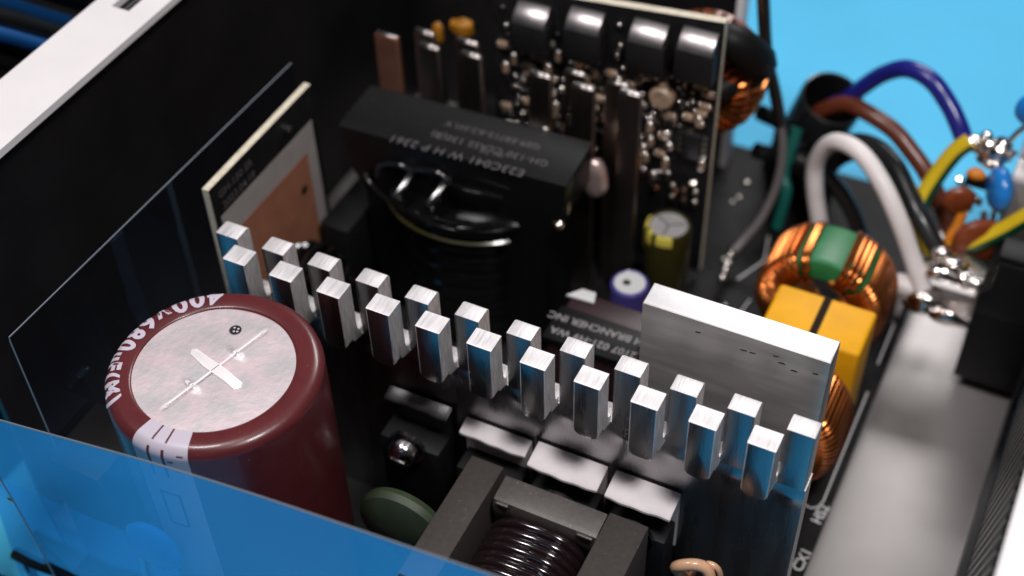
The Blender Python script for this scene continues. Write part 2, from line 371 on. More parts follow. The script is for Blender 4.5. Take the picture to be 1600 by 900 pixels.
for k in range(0, 11):                        # front row: pushed forward out of the plate, rounded foot
    x = -.378 + k * PITCH + random.uniform(-.008, .008); w = .378; h = random.uniform(-.012, .012); zb = 3.93 + random.uniform(-.03, .03)
    b = nbm(); t = nbm()
    prism(t, rect_pts(0, w, zb, 5.0 + h, .13, (1, .6, 0, 0)), (x, -.41, 0), (1, 0, 0), (0, 0, 1), (0, 1, 0), .33, r=.02)
    t.normal_update()
    for f in t.faces:
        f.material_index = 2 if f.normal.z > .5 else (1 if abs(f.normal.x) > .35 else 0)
    join(b, t, None)
    t = nbm()                                 # neck: the metal drawn out of the plate, hollow-curved at the back
    prof = [(-.2, zb + .02), (.03, zb - .06), (.03, zb + .12), (.0, zb + .11)] + [(.0 - .085 * math.sin(a), zb + .11 + .22 * (1 - math.cos(a)) ** 1.5) for a in (.4, .8, 1.2, 1.5)] + [(-.12, zb + .4), (-.2, zb + .4)]
    prism(t, prof, (x + .004, 0, 0), (0, 1, 0), (0, 0, 1), (1, 0, 0), w - .008)
    for f in t.faces: f.material_index = 1
    join(b, t, None)
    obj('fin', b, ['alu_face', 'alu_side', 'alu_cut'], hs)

# plain flat bar heatsink behind it
bar = thing('flat_bar_heatsink', 'thick plain aluminium bar heatsink standing behind the right end of the fins', 'heatsink', (6.7, 1.5, 0))
b = nbm(); box(b, (5.43, 1.29, 0), (8.1, 1.73, 5.0), .018, facemat={(2, 1): 1})
obj('bar_plate', b, ['alu_plain', 'alu_bright'], bar)
b = nbm()
rr = random.Random(3)
for i in range(11):
    x = rr.uniform(5.7, 7.9); z = rr.choice([4.62, 4.7, 4.78]) + rr.uniform(-.02, .02)
    if x < 7.2 and rr.random() < .7: continue
    b.faces.new([b.verts.new(v) for v in ((x, 1.287, z), (x + rr.uniform(.04, .12), 1.287, z + .01), (x + rr.uniform(.03, .1), 1.287, z + .03), (x, 1.287, z + .02))])
obj('wear_marks', b, 'print_black', bar, smooth=False)

# ------------------------------------------------------------------ big maroon capacitor
CX, CY = .71, -2.2
cap = thing('bulk_capacitor', 'large maroon capacitor with a silver cross-vented top beside the finned heatsink', 'capacitor', (CX, CY, 0))
RR = .17
rim = [(1.085, 4.955), (1.10, 4.985), (1.13, 5.0), (1.47 - RR, 5.0)] + [(1.47 - RR + RR * math.sin(a), 5.0 - RR + RR * math.cos(a)) for a in [PI / 2 * k / 8 for k in range(1, 9)]]
prof = rim + [(1.47, 3.5), (1.462, 2.0), (1.47, .4), (1.43, .15), (1.2, 0)]
b = nbm(); lathe(b, prof, (CX, CY, 0), 128); obj('sleeve', b, 'cap_sleeve', cap)
b = nbm(); NR, NA = 90, 220; A1 = math.radians(75); A2 = math.radians(-16)
def topz(x, y):
    z = 4.972
    for (a, l, w, d) in ((A1, .86, .03, .02),):
        u = (x - .03) * math.cos(a) + y * math.sin(a); v = -(x - .03) * math.sin(a) + y * math.cos(a)
        if abs(u) < l + .1:
            e = 1 if abs(u) < l else max(0, 1 - (abs(u) - l) / .1)
            z -= d * e * max(0, 1 - abs(v) / w)
    for (u0, s) in ((.36, 1), (-.40, 1)):
        u = (x - .03) * math.cos(A1) + y * math.sin(A1) - u0; v = -(x - .03) * math.sin(A1) + y * math.cos(A1) + .0
        z += .035 * math.exp(-(u / .05) ** 2 - (v / .12) ** 2)
    return z + .006 * math.sin(5 * x + 2) * math.sin(4 * y)
cen = b.verts.new((CX, CY, topz(0, 0))); prev = None
for i in range(1, NR + 1):
    r_ = 1.105 * i / NR; ring = []
    for k in range(NA):
        a = 2 * PI * k / NA; x = r_ * math.cos(a); y = r_ * math.sin(a); ring.append(b.verts.new((CX + x, CY + y, topz(x, y))))
    for k in range(NA):
        if prev: b.faces.new((prev[k], ring[k], ring[(k + 1) % NA], prev[(k + 1) % NA]))
        else: b.faces.new((cen, ring[k], ring[(k + 1) % NA]))
    prev = ring
obj('vented_top', b, 'cap_top', cap, angle=60)
# printing: rating round the rim, a second line over its edge, the negative stripe
def rim_pos(s, ang, lift):
    """s = distance outward from radius 1.08 along the rim profile"""
    if s < 1.47 - RR - 1.08: r_, z_, nr, nz_ = 1.08 + s, 5.0, 0, 1
    else:
        q = s - (1.47 - RR - 1.08)
        if q < RR * PI / 2: th = q / RR; r_, z_, nr, nz_ = 1.47 - RR + RR * math.sin(th), 5 - RR + RR * math.cos(th), math.sin(th), math.cos(th)
        else: r_, z_, nr, nz_ = 1.47, 5 - RR - (q - RR * PI / 2), 1, 0
    r_ += nr * lift; z_ += nz_ * lift
    return Vector((CX + r_ * math.cos(ang), CY + r_ * math.sin(ang), z_))
def rim_text(s, size, ang0, ang1, base_s, spacing=1.0, bold=0.0, sizes=None, name='printed_rating'):
    out = nbm(); x = 0; chunks = []
    for i, ch in enumerate(s):
        k = sizes[i] if sizes else 1
        t = text_bm(ch, size * k, 1.0, bold); bmesh.ops.subdivide_edges(t, edges=[e for e in t.edges if e.calc_length() > .06], cuts=2)
        xs = [v.co.x for v in t.verts] or [0, size * .3]
        chunks.append((t, min(xs), max(xs) - min(xs), k)); x += max(xs) - min(xs)
    gap = spacing; tot = x + gap * (len(s) - 1); f = (ang1 - ang0) / tot; x = 0
    for t, xm, w, k in chunks:
        for v in t.verts:
            v.co = rim_pos(base_s - v.co.y, ang0 + (x + v.co.x - xm) * f, .006)
        join(out, t); x += w + gap
    return out
b = rim_text('400V680\u00b5F(M)', .385, math.radians(119), math.radians(232), .385, .035, .016, sizes=[1.08, 1.08, 1.08, .78, 1, 1, 1, .78, .78, .78, .78, .78])
obj('printed_rating', b, 'print_pale', cap, smooth=False)
b = rim_text('CE105\u00b0CKMH', .25, math.radians(130), math.radians(178), .64, .07, .006)
obj('printed_series', b, 'print_pale', cap, smooth=False)
b = nbm(); a0, a1 = math.radians(-101.5), math.radians(-69); ss = [0.03 + .03 * k for k in range(26)] + [1.0, 1.8, 3.0, 4.6]
def shell(b, a0, a1, ss, lift, n=10):
    g = [[b.verts.new(rim_pos(s, a0 + (a1 - a0) * k / n, lift)) for k in range(n + 1)] for s in ss]
    for i in range(len(ss) - 1):
        for k in range(n): b.faces.new((g[i][k], g[i][k + 1], g[i + 1][k + 1], g[i + 1][k]))
shell(b, a0, a1, ss, .004); obj('polarity_stripe', b, 'print_pale', cap)
b = nbm()
for a in (-90.5, -82):
    shell(b, math.radians(a - .6), math.radians(a + .6), [.03 + .03 * k for k in range(9)], .008, 1)
    shell(b, math.radians(a - 1.5), math.radians(a + .1), [.36 + .03 * k for k in range(9)] + [.9], .008, 2)
shell(b, math.radians(-80.4), math.radians(-77.5), [.52, .545], .008, 2); shell(b, math.radians(-75), math.radians(-71.5), [.40, .418], .008, 2)
obj('stripe_marks', b, 'print_maroon', cap, smooth=False)
b = nbm()
for a in (-91, -80):
    shell(b, math.radians(a - .7), math.radians(a + .7), [1.25, 1.95], .008, 1)
for s0 in (1.25, 1.95): shell(b, math.radians(-91), math.radians(-80), [s0, s0 + .03], .0085, 4)
obj('stripe_box_mark', b, 'print_maroon', cap, smooth=False)
def stroke(ang, u0, v0, l, w):
    b = nbm(); c_, s_ = math.cos(ang), math.sin(ang); pts = []
    for (u, v) in ((-l, 0), (-l * .9, -w * .7), (-l * .3, -w), (l * .5, -w * .8), (l * .92, -w * .9), (l, 0), (l * .9, w * .8), (l * .2, w), (-l * .5, w * .75), (-l * .92, w * .7)): pts.append((u, v))
    o_ = (CX + .03 + u0 * c_ - v0 * s_, CY + u0 * s_ + v0 * c_, 4.955)
    prism(b, pts, o_, (c_, s_, 0), (-s_, c_, 0), (0, 0, 1), .033, r=.012); obj('stamped_stroke', b, 'alu_stamp', cap)
stroke(A2, .0, .0, .52, .088)
for (u0) in (.36, -.40): stroke(A1 - PI / 2, 0, u0, .15, .038)
stroke(A1, 0, .012, .86, .018)
b = nbm(); lathe(b, [(0, 4.985), (.085, 4.985)], (CX - .13, CY + .7, 0), 20); obj('stamp_dot', b, 'print_black', cap, smooth=False)
b = nbm()
for (dx, dy_) in ((-.03, .025), (.03, .03), (0, -.035), (.045, -.02)): lathe(b, [(0, 4.988), (.017, 4.988)], (CX - .13 + dx, CY + .7 + dy_, 0), 8)
obj('stamp_specks', b, 'print_pale', cap, smooth=False)

# ------------------------------------------------------------------ clear films
def sheet(name, outline, thick, mats, label, y=None, x=None, wav=None):
    b = nbm(); 
    return b
film = thing('front_film', 'clear plastic film across the front, mirroring the blue desk', 'plastic film', (2.5, -4.0, -.6))
NX = 60
def fz(x): return 4.77 + .185 * (x + 1.5) - .0045 * (x + 1.5) ** 2
def fy(x, z): return -4.0 + .02 * math.sin(x * .9) + .012 * math.sin(z * 1.1 + x * .3)
def film_grid(left, x1, top, zb, dy=0, nj=24):
    b = nbm(); rows = []
    for j in range(nj + 1):
        row = []
        for i in range(NX + 1):
            xt = left(4.2) + (x1 - left(4.2)) * i / NX; z = zb + (top(xt) - zb) * j / nj
            x = left(z) + (x1 - left(z)) * i / NX; row.append(b.verts.new((x, fy(x, z) + dy, z)))
        rows.append(row)
    for j in range(nj):
        for i in range(NX): b.faces.new((rows[j][i], rows[j][i + 1], rows[j + 1][i + 1], rows[j + 1][i]))
    return b
def edge1(z): return -2.11 + .071 * (3.18 - z) - .05 * max(0, z - 3.18)
def edge2(z): return -2.93 - .134 * (1.46 - z)
obj('film_sheet', film_grid(edge1, 9.2, fz, -.6), 'film', film)
obj('folded_flap', film_grid(edge2, .6, lambda x: 2.74 + .03 * x, -.6, .2), 'film', film)
b = nbm(); xs = [-2.15 + 11.35 * i / NX for i in range(NX + 1)]; tube(b, [(x, fy(x, fz(x)), fz(x) + .006) for x in xs], .013, 6); obj('cut_edge', b, 'film_edge', film)
b = nbm(); tube(b, [(edge1(z), fy(-2, z), z) for z in (4.6, 3.6, 2.6, 1.6, .6, -.6)], .012, 6); obj('cut_edge', b, 'film_edge', film)
for (z) in (3.05, 2.6):
    b = nbm(); blob(b, (edge1(z) - .06, -4.02, z), .045, (1.4, .5, 1), seed=3); obj('glue_spot', b, 'solder_dull', film)  # metal bead standing in for a white glint on the film edge

sf = thing('side_film', 'clear plastic film standing upright along the dark left wall', 'plastic film', (-1.9, .5, 0))
SFT = [(-3.12, 5.29), (3.86, 5.13)]
b = nbm(); prism(b, [(-3.12, .05), (3.86, .05), (3.86, 5.13), (-3.12, 5.29)], (-1.915, 0, 0), (0, 1, 0), (0, 0, 1), (1, 0, 0), .015); obj('film_sheet', b, 'film_side', sf, smooth=False)
b = nbm(); tube(b, [(-1.907, 3.86, 5.133), (-1.907, -3.12, 5.293), (-1.907, -3.13, 5.2), (-1.907, -3.13, .05)], .011, 6); obj('cut_edge', b, 'film_edge', sf)

# ------------------------------------------------------------------ transistors clamped to the front of the heatsink
def transistor(x0, x1, z, depth, label, pad='pad_white', screw_dx=0, bodyz=.18):
    t = thing('power_transistor', label, 'transistor', ((x0 + x1) / 2, -.2, .3), 'transistors screwed to the front of the finned heatsink')
    b = nbm(); box(b, (x0 + .03, -.52, .4), (x1 - .03, -.06, z - .62), .03); obj('body', b, 'black_matte', t)
    b = nbm(); prism(b, [(-.045, z - 1.2), (-.045, z), (-depth + .03, z - .06), (-depth, z - .09), (-depth, z - .13), (-.10, z - .05), (-.10, z - 1.2)], (x0, 0, 0), (0, 1, 0), (0, 0, 1), (1, 0, 0), x1 - x0, r=.012)
    bmesh.ops.subdivide_edges(b, edges=[e for e in b.edges if abs(e.verts[0].co.x - e.verts[1].co.x) > .5], cuts=14)
    for v in b.verts:
        if v.co.y < -depth + .06: v.co.y += .010 * math.sin(5 * v.co.x + x0) + .007 * math.sin(17 * v.co.x + 3 * x0)
    obj('insulating_pad', b, pad, t)
    xc = (x0 + x1) / 2 + screw_dx
    b = nbm(); lathe(b, [(0, -.86), (.1, -.85), (.19, -.80), (.235, -.72), (.235, -.56)], (xc, 0, z - .62), 24, axis='y')
    box(b, (xc - .12, -.875, z - .64), (xc + .12, -.84, z - .60)); s_ = obj('screw', b, 'steel', t)
    b = nbm(); lathe(b, [(.31, -.60), (.31, -.53), (.1, -.53)], (xc, 0, z - .62), 24, axis='y'); obj('washer', b, 'steel', t)
    for k in (-1, 0, 1):
        b = nbm(); box(b, (xc + k * .27 - .04, -.3, -.05), (xc + k * .27 + .04, -.24, .42)); obj('leg', b, 'tin', t)
    return t
transistor(1.98, 3.05, 2.98, .24, 'leftmost transistor, dark strip on top, bright screw, right of the maroon capacitor', 'black_plastic', .0, .3)
transistor(3.28, 4.36, 2.90, .30, 'transistor with a partly hidden pale pad behind the left ferrite bar')
transistor(4.46, 5.56, 2.95, .46, 'transistor with a wide white pad left of the cracked pad, above the coil')
transistor(5.68, 6.67, 2.95, .48, 'rightmost transistor, white pad with a crack, behind the right ferrite bar')

# ------------------------------------------------------------------ PFC inductor in the foreground
ind = thing('boost_inductor', 'grey ferrite framed inductor with a glossy dark coil at the front', 'inductor', (5.1, -2.6, 0))
b = nbm(); box(b, (3.72, -5.2, .5), (4.235, -.71, 3.0), .026); obj('ferrite_bar', b, 'ferrite', ind)
b = nbm(); box(b, (5.90, -5.2, .5), (6.48, -.78, 3.0), .026); obj('ferrite_bar', b, 'ferrite', ind)
b = nbm(); prism(b, [(-1.20, 2.52), (-1.24, 2.62), (-1.24, 2.80), (-1.20, 2.90), (-1.12, 2.93), (-.80, 2.95), (-.80, .6), (-1.20, .6)], (4.30, 0, 0), (0, 1, 0), (0, 0, 1), (1, 0, 0), 1.58, r=.02)
obj('bobbin_cheek', b, 'ferrite', ind)
for (xa, xb) in ((4.36, 4.56), (5.6, 5.84)):
    b = nbm(); box(b, (xa, -1.27, 2.86), (xb, -1.2, 2.92), .02); obj('cheek_nib', b, 'ferrite', ind)
b = nbm(); NT = 27; pts = []
for i in range(NT * 28):
    a = 2 * PI * i / 28; tt = i / 28; xx = math.copysign(abs(math.cos(a)) ** .7, math.cos(a)) * .70; zz = math.copysign(abs(math.sin(a)) ** .62, math.sin(a)) * .80
    pts.append((5.07 + xx, -1.33 - tt * .137 + .012 * math.sin(tt * 3.7), 1.98 + zz + .02 * math.sin(tt * 2.3)))
tube(b, pts, .080, 10); obj('coil', b, 'coil_gloss', ind)
b = nbm(); lathe(b, [(.68, -5), (.68, -1.2)], (5.07, 0, 1.98), 24, axis='y'); obj('coil_former', b, 'black_gloss', ind)

# green disc, tan ring, black connector, blue disc behind the film
g = thing('green_disc_thermistor', 'dull green disc component half hidden left of the ferrite frame', 'thermistor', (3.05, -1.7, 0))
b = nbm(); lathe(b, [(0, -.2), (.45, -.19), (.68, -.10), (.72, 0), (.68, .10), (.45, .19), (0, .2)], (3.12, -1.75, 2.25), 40, axis='y'); obj('disc', b, 'green_disc', g)
for s_ in (-1, 1):
    b = nbm(); tube(b, [(3.1 + s_ * .3, -1.72, 1.7), (3.1 + s_ * .3, -1.72, -.05)], .035, 8); obj('leg', b, 'tin', g)
g = thing('tan_loop_choke', 'small tan enamelled loop component at the bottom edge beside the heatsink end', 'choke', (7.25, -.95, 0))
b = nbm(); tube(b, [(7.22 + .24 * math.cos(a), -1.0 + .05 * math.sin(2 * a), 2.62 + .24 * math.sin(a)) for a in [2 * PI * k / 32 for k in range(32)]], .085, 10, closed=True); obj('loop', b, 'tan_epoxy', g)
b = nbm(); tube(b, catmull([(7.46, -.9, 2.0), (7.56, -.85, 2.6), (7.40, -.85, 2.78), (7.18, -.86, 2.45), (7.12, -.9, 1.5), (7.12, -.9, 0)], 8), .045, 10); obj('lead', b, 'tan_epoxy', g)
g = thing('black_box_connector', 'low black box component left of the maroon capacitor under the film', 'connector', (-1.2, -2.6, 0))
b = nbm(); box(b, (-1.85, -3.4, 0), (-.9, -2.2, 3.0), .04); obj('housing', b, 'black_matte', g)
b = nbm(); box(b, (-1.5, -2.19, 2.2), (-1.3, -1.9, 3.05), .02); obj('latch', b, 'black_plastic', g)
b = nbm(); box(b, (-1.52, -2.0, 3.055), (-1.40, -1.75, 3.075), .008); obj('contact', b, 'tin', g)
g = thing('blue_disc_capacitor', 'bright blue disc seen through the front film at bottom left', 'capacitor', (.2, -3.8, 0))
b = nbm(); lathe(b, [(0, -.14), (.3, -.13), (.44, -.06), (.47, 0), (.44, .06), (.3, .13), (0, .14)], (.35, -3.83, 2.75), 36, axis='y'); obj('disc', b, 'blue_disc', g)
b = nbm(); tube(b, catmull([(.2, -3.83, 2.4), (-.05, -3.83, 2.0), (-.1, -3.83, 0)], 6), .04, 8); obj('leg', b, 'tin', g)
g = thing('front_support_strip', 'black strip bracket along the foot of the front film at bottom left', 'bracket', (-2.2, -3.9, -.6))
b = nbm(); tube(b, catmull([(-3.08, -3.78, .30), (-2.6, -3.78, .30), (-2.0, -3.78, .42), (-1.4, -3.78, .42), (-.4, -3.78, .42)], 6), .11, 8); obj('rail', b, 'black_matte', g)
b = nbm(); box(b, (-3.0, -4.3, -.6), (.8, -4.24, .45)); box(b, (.8, -4.3, -.6), (6.1, -4.24, 1.8)); obj('lip_panel', b, 'black_matte', g)  # low lip; taller box is unseen, added to darken the fins' reflections
b = nbm(); prism(b, [(-2.35, .4), (-1.7, .4), (-2.28, 1.2)], (0, -3.79, 0), (1, 0, 0), (0, 0, 1), (0, 1, 0), .03); obj('gusset', b, 'black_matte', g)
for x in (-2.9, -.6):
    b = nbm(); box(b, (x - .06, -3.82, -.6), (x + .06, -3.72, .36)); obj('foot', b, 'black_matte', g)

# ------------------------------------------------------------------ small copper-faced board on the left
sb = thing('copper_faced_board', 'small upright board with a bare copper area and black printed band', 'circuit board', (-1.55, 2.3, 0))
b = nbm(); box(b, (-1.62, .81, .2), (-1.50, 3.75, 4.9), facemat={(2, 1): 1, (1, 1): 1, (1, -1): 1}); obj('board_panel', b, ['pcb', 'pcb_edge'], sb, smooth=False)
b = nbm(); box(b, (-1.50, .95, .5), (-1.494, 3.62, 4.25)); obj('pale_margin', b, 'grey_mask', sb, smooth=False)
b = nbm(); box(b, (-1.494, 1.15, .5), (-1.488, 3.35, 3.75)); obj('copper_pour', b, 'copper_clad', sb, smooth=False)
for (t_, y_, z_) in (('GH-130 SR', 1.0, 4.58), ('2023.04.18', 1.05, 4.33)):
    b = nbm(); place_text(b, t_, .20, (-1.494, y_, z_), (0, 1, 0), (0, 0, 1), bold=.004); obj('printed_line', b, 'print_dim', sb, smooth=False)
b = nbm(); lathe(b, [(.07, -1.49), (.07, -1.45), (0, -1.42)], (0, 2.95, 4.55), 14, axis='x'); obj('test_pin', b, 'solder', sb)
b = nbm(); lathe(b, [(.09, -1.486), (0, -1.486)], (0, 3.1, 3.1), 16, axis='x'); obj('pin_hole', b, 'print_black', sb, smooth=False)
g = thing('black_wound_choke', 'lumpy black choke standing in front of the copper faced board', 'choke', (-.85, 2.2, 0))
b = nbm(); NT = 16
for i in range(NT):
    a = 2 * PI * i / NT; c = Vector((-.85 + .38 * math.cos(a), 2.2, 2.0 + .42 * math.sin(a))); 
    tube(b, [c + Vector((math.cos(a) * .22 * math.cos(q), .36 * math.sin(q), math.sin(a) * .22 * math.cos(q))) for q in [2 * PI * k / 14 for k in range(14)]], .085, 6, closed=True)
obj('winding', b, 'black_gloss', g)
b = nbm(); box(b, (-1.35, 1.8, 0), (-.35, 2.6, 1.45), .05); obj('base', b, 'black_matte', g)

g = thing('black_box_capacitor', 'plain black box part in the gap between copper faced board and transformer', 'capacitor', (-1.0, 4.3, 0))  # block added to hide the lamp glare on the board in this gap
b = nbm(); box(b, (-1.38, 3.2, .05), (-.78, 5.3, 2.3), .05); obj('case_body', b, 'black_matte', g)
for y_ in (3.6, 4.9):
    b = nbm(); box(b, (-1.1, y_ - .03, -.05), (-1.04, y_ + .03, .1)); obj('leg', b, 'tin', g)

# ------------------------------------------------------------------ main transformer
tr = thing('main_transformer', 'large black transformer with faint upside-down lettering on its flat top', 'transformer', (1, 4.5, 0))
yaw = Matrix.Translation((1, 4.4, 0)) @ Matrix.Rotation(math.radians(2.2), 4, 'Z') @ Matrix.Translation((-1, -4.4, 0))
b = nbm()
prism(b, [(-1.08, 4.2), (3.06, 4.2), (3.02, 3.35), (2.72, 2.9), (2.72, .3), (-.72, .3), (-.72, 2.9), (-1.0, 3.4)], (0, 3.82, 0), (1, 0, 0), (0, 0, 1), (0, 1, 0), 1.22, r=.06)
b.normal_update()
for f in b.faces: f.material_index = 0 if f.normal.z > .6 else 1
bmesh.ops.transform(b, matrix=yaw, verts=b.verts); obj('taped_core', b, ['black_tape', 'varnished_tape'], tr)
b = nbm(); lathe(b, [(1.0, 3.45), (1.4, 3.42), (1.5, 3.36), (1.52, 3.28), (1.5, 3.22), (1.38, 3.18), (1.30, 3.1)], (.98, 4.5, -.3), 64, sx=1, sy=.82); obj('bobbin_flange', b, 'black_gloss', tr)
b = nbm(); lathe(b, [(1.50, 3.13), (1.545, 3.10), (1.50, 3.07)], (.98, 4.5, -.3), 64, sx=1, sy=.82, a0=math.radians(195), a1=math.radians(320)); obj('varnish_bead', b, 'olive_sleeve', tr)
b = nbm()
for k in range(22):
    z = .25 + k * .125; lathe(b, [(1.28, z - .06), (1.288 + .02 * math.sin(k * 2.1), z), (1.28, z + .06)], (.98, 4.5, 0), 56, sx=1, sy=.84)
obj('winding', b, 'black_gloss', tr)
for (top, foot) in (((.34, 3.75, 3.70), (.22, 3.235, 3.45)), ((1.01, 3.75, 3.76), (.86, 3.24, 3.51))):
    top = Vector(top); foot = Vector(foot); d = (foot - top); n_ = Vector((.13, -.44, .89)); w_ = d.cross(n_).normalized(); n_ = w_.cross(d).normalized()
    b = nbm(); m4 = Matrix((( *w_, 0), (*d.normalized(), 0), (*n_, 0), (0, 0, 0, 1))).transposed(); m4.translation = top
    box(b, (-.075, -.05, -.3), (.075, d.length, 0), .045, 3, xf=m4); obj('wire_guide', b, 'guide_gloss', tr)
for pts in ([(-.30, 3.62, 3.42), (-.26, 3.68, 3.60), (-.10, 3.72, 3.70), (.12, 3.73, 3.73), (.32, 3.74, 3.68)], [(.36, 3.72, 3.68), (.44, 3.74, 3.74), (.66, 3.74, 3.80), (.88, 3.74, 3.80), (1.0, 3.73, 3.73)]):
    b = nbm(); tube(b, catmull(pts, 6), .06, 10); obj('wire_guide', b, 'guide_gloss', tr)
for pts in ([(1.0, 3.66, 3.70), (1.5, 3.67, 3.74), (2.05, 3.72, 3.72)], [(.9, 3.30, 3.22), (1.4, 3.32, 3.2), (1.95, 3.5, 3.3)], [(-.55, 3.6, 3.4), (-.35, 3.5, 3.3), (.1, 3.34, 3.2)]):
    b = nbm(); tube(b, catmull(pts, 6), .035, 8); obj('wire_guide', b, 'black_gloss', tr)
b = nbm(); U = Vector((-1, -.04, 0)).normalized(); V = Vector((.04, -1, 0)).normalized()
for (s, size, x, y) in (('E23C041 W H P 2361', .25, 2.35, 3.98), ('IN 30', .17, 1.85, 4.22), ('GH-130 CLASS 130(B)', .21, 2.6, 4.34), ('G09-E8715-K2-H1.V', .19, 2.3, 4.66)):
    b = nbm(); place_text(b, s, size, (x, y, 4.204), U, V, spacing=1.08); obj('printed_line', b, 'print_dim', tr, smooth=False)
b = nbm(); blob(b, (-1.12, 3.98, 3.9), .07, (.6, .8, 3), seed=4); obj('yellow_tape_end', b, 'yellow_print', tr)
for (x, y, z, sd) in ((3.0, 4.1, 3.55, 1), (2.95, 3.9, 3.3, 2), (-.55, 3.72, 3.25, 3), (2.2, 5.05, 4.1, 5)):
    b = nbm(); blob(b, (x, y, z), .09, (1, .7, 1.5), noise=.3, seed=sd); obj('varnish_drip', b, 'solder_dull' if sd != 3 else 'black_gloss', tr)

# small labelled transformer between heatsink and flat bar
g = thing('labelled_small_transformer', 'small dark maroon transformer with two rows of print behind the fins', 'transformer', (4.3, 2.9, 0))
b = nbm(); box(b, (3.5, 2.25, .2), (5.0, 3.4, 2.5), .05); obj('case_body', b, 'relay', g)
b = nbm(); box(b, (3.45, 2.2, 2.44), (4.95, 2.95, 2.54), .02); obj('top_label', b, 'black_tape', g)
for (t_, y_) in (('H BRANCHER INC', 2.78), ('2107 021-H9 WA', 2.48)):
    b = nbm(); place_text(b, t_, .20, (4.98, y_, 2.545), (-1, -.02, 0), (.02, -1, 0), bold=.003); obj('printed_line', b, 'print_dim2', g, smooth=False)
b = nbm(); prism(b, [(3.43, 3.18), (3.62, 3.42), (3.86, 3.42), (3.92, 3.2)], (0, 0, 2.505), (1, 0, 0), (0, 1, 0), (0, 0, 1), .05, r=.01); obj('pale_glue_patch', b, 'silk', g)

# ------------------------------------------------------------------ electrolytic capacitors on the right
g = thing('olive_electrolytic_capacitor', 'small capacitor with dark olive sleeve, yellow print and crimped silver top', 'capacitor', (4.12, 6.1, 0))
c = (4.14, 6.02, 0)
b = nbm(); lathe(b, [(.33, 1.98), (.36, 2.02), (.40, 2.0), (.42, 1.94), (.42, .1), (.38, 0)], c, 40); obj('sleeve', b, 'olive_sleeve', g)
b = nbm(); lathe(b, [(0, 1.985), (.36, 1.985)], c, 40); obj('silver_top', b, 'alu_bright', g)
b = nbm()
for a in (30, 150, 270):
    d = Vector((math.cos(math.radians(a)), math.sin(math.radians(a)), 0)); n_ = Vector((-d.y, d.x, 0)) * .012; p = Vector(c) + Vector((0, 0, 1.989))
    b.faces.new([b.verts.new(v) for v in (p - n_, p + d * .3 - n_, p + d * .3 + n_, p + n_)])
obj('vent_lines', b, 'print_black', g, smooth=False)
b = nbm()
for (a0_, a1_, z0_, z1_) in ((165, 215, 1.5, 2.0), (225, 245, 1.75, 2.0), (258, 300, 1.82, 2.0)):
    lathe(b, [(.345, 2.022), (.40, 2.006), (.425, 1.94), (.424, z0_)], c, 8, math.radians(a0_), math.radians(a1_))
obj('yellow_print', b, 'yellow_print', g)
g = thing('violet_capacitor', 'tiny violet sleeved capacitor with a white top and dark centre dot', 'capacitor', (4.05, 4.4, 0))
c = (4.07, 4.40, 0)
b = nbm(); lathe(b, [(.25, 1.97), (.29, 2.0), (.33, 1.96), (.33, 0)], c, 32); obj('sleeve', b, 'violet_sleeve', g)
b = nbm(); lathe(b, [(0, 1.985), (.27, 1.985)], c, 32); obj('white_top', b, 'silk', g)
b = nbm(); lathe(b, [(0, 1.99), (.07, 1.99)], (4.02, 4.38, 0), 16); obj('centre_dot', b, 'print_black', g, smooth=False)

# ------------------------------------------------------------------ toroidal chokes
def toroid(label, cx, yf, yb, cz, Ro, Ri, groups, wire=.058, core='green_core', group='upright copper wound chokes'):
    t = thing('toroidal_choke', label, 'choke', (cx, (yf + yb) / 2, 0), group)
    rc = .09; prof = [(Ro, yf + rc), (Ro, yb - rc), (Ro - rc * .3, yb - rc * .3), (Ro - rc, yb), (Ri + rc, yb), (Ri, yb - rc), (Ri, yf + rc), (Ri + rc, yf), (Ro - rc, yf), (Ro - rc * .3, yf + rc * .3), (Ro, yf + rc)]
    b = nbm(); lathe(b, prof, (cx, 0, cz), 72, axis='y'); obj('core', b, core, t)
    ro, ri, y0, y1 = Ro + wire, Ri - wire, yf - wire, yb + wire; q = .2
    loop = []
    for (cr, cyy, a) in ((ro - q, y0 + q, 1.5 * PI), (ro - q, y1 - q, 0), (ri + q, y1 - q, .5 * PI), (ri + q, y0 + q, PI)):
        for k in range(5):
            th = a + PI / 2 * k / 4; loop.append((cr + q * math.cos(th), cyy + q * math.sin(th)))
    for (d0, d1, n_) in groups:
        b = nbm(); pts = []; L = len(loop)
        for i in range(n_ * L):
            rr_, yy = loop[i % L]; a = math.radians(d0 + (d1 - d0) * i / (n_ * L)) + .006 * math.sin(i // L * 2.7)
            pts.append((cx + rr_ * math.cos(a), yy, cz + rr_ * math.sin(a)))
        tube(b, pts, wire, 8); obj('winding', b, 'copper_wire', t)
    return t
toroid('copper wound choke with a green core patch at its crown, behind the yellow box', 7.05, 5.6, 6.62, 1.52, 1.06, .60,
       [(107, 114, 2), (119, 250, 31), (-70, 50, 28), (55, 77, 4)], wire=.047)
toroid('copper wound choke showing only its right side, below the yellow box', 7.2, 2.55, 3.55, 1.55, 1.03, .55, [(-88, 88, 36), (95, 260, 30)], wire=.045)
g = thing('yellow_film_capacitor', 'bright yellow box capacitor with a dark stripe behind the flat bar heatsink', 'capacitor', (7.3, 4.5, 0))
b = nbm(); box(b, (6.48, 4.0, .2), (8.12, 5.05, 2.42), .07, 3); obj('case_body', b, 'yellow', g)
b = nbm(); prism(b, [(3.985, 1.2), (3.985, 2.40), (4.02, 2.434), (5.03, 2.434), (5.064, 2.40), (5.064, 1.2)], (7.24, 0, 0), (0, 1, 0), (0, 0, 1), (1, 0, 0), .13); obj('dark_stripe', b, 'brown_tape', g, smooth=False)

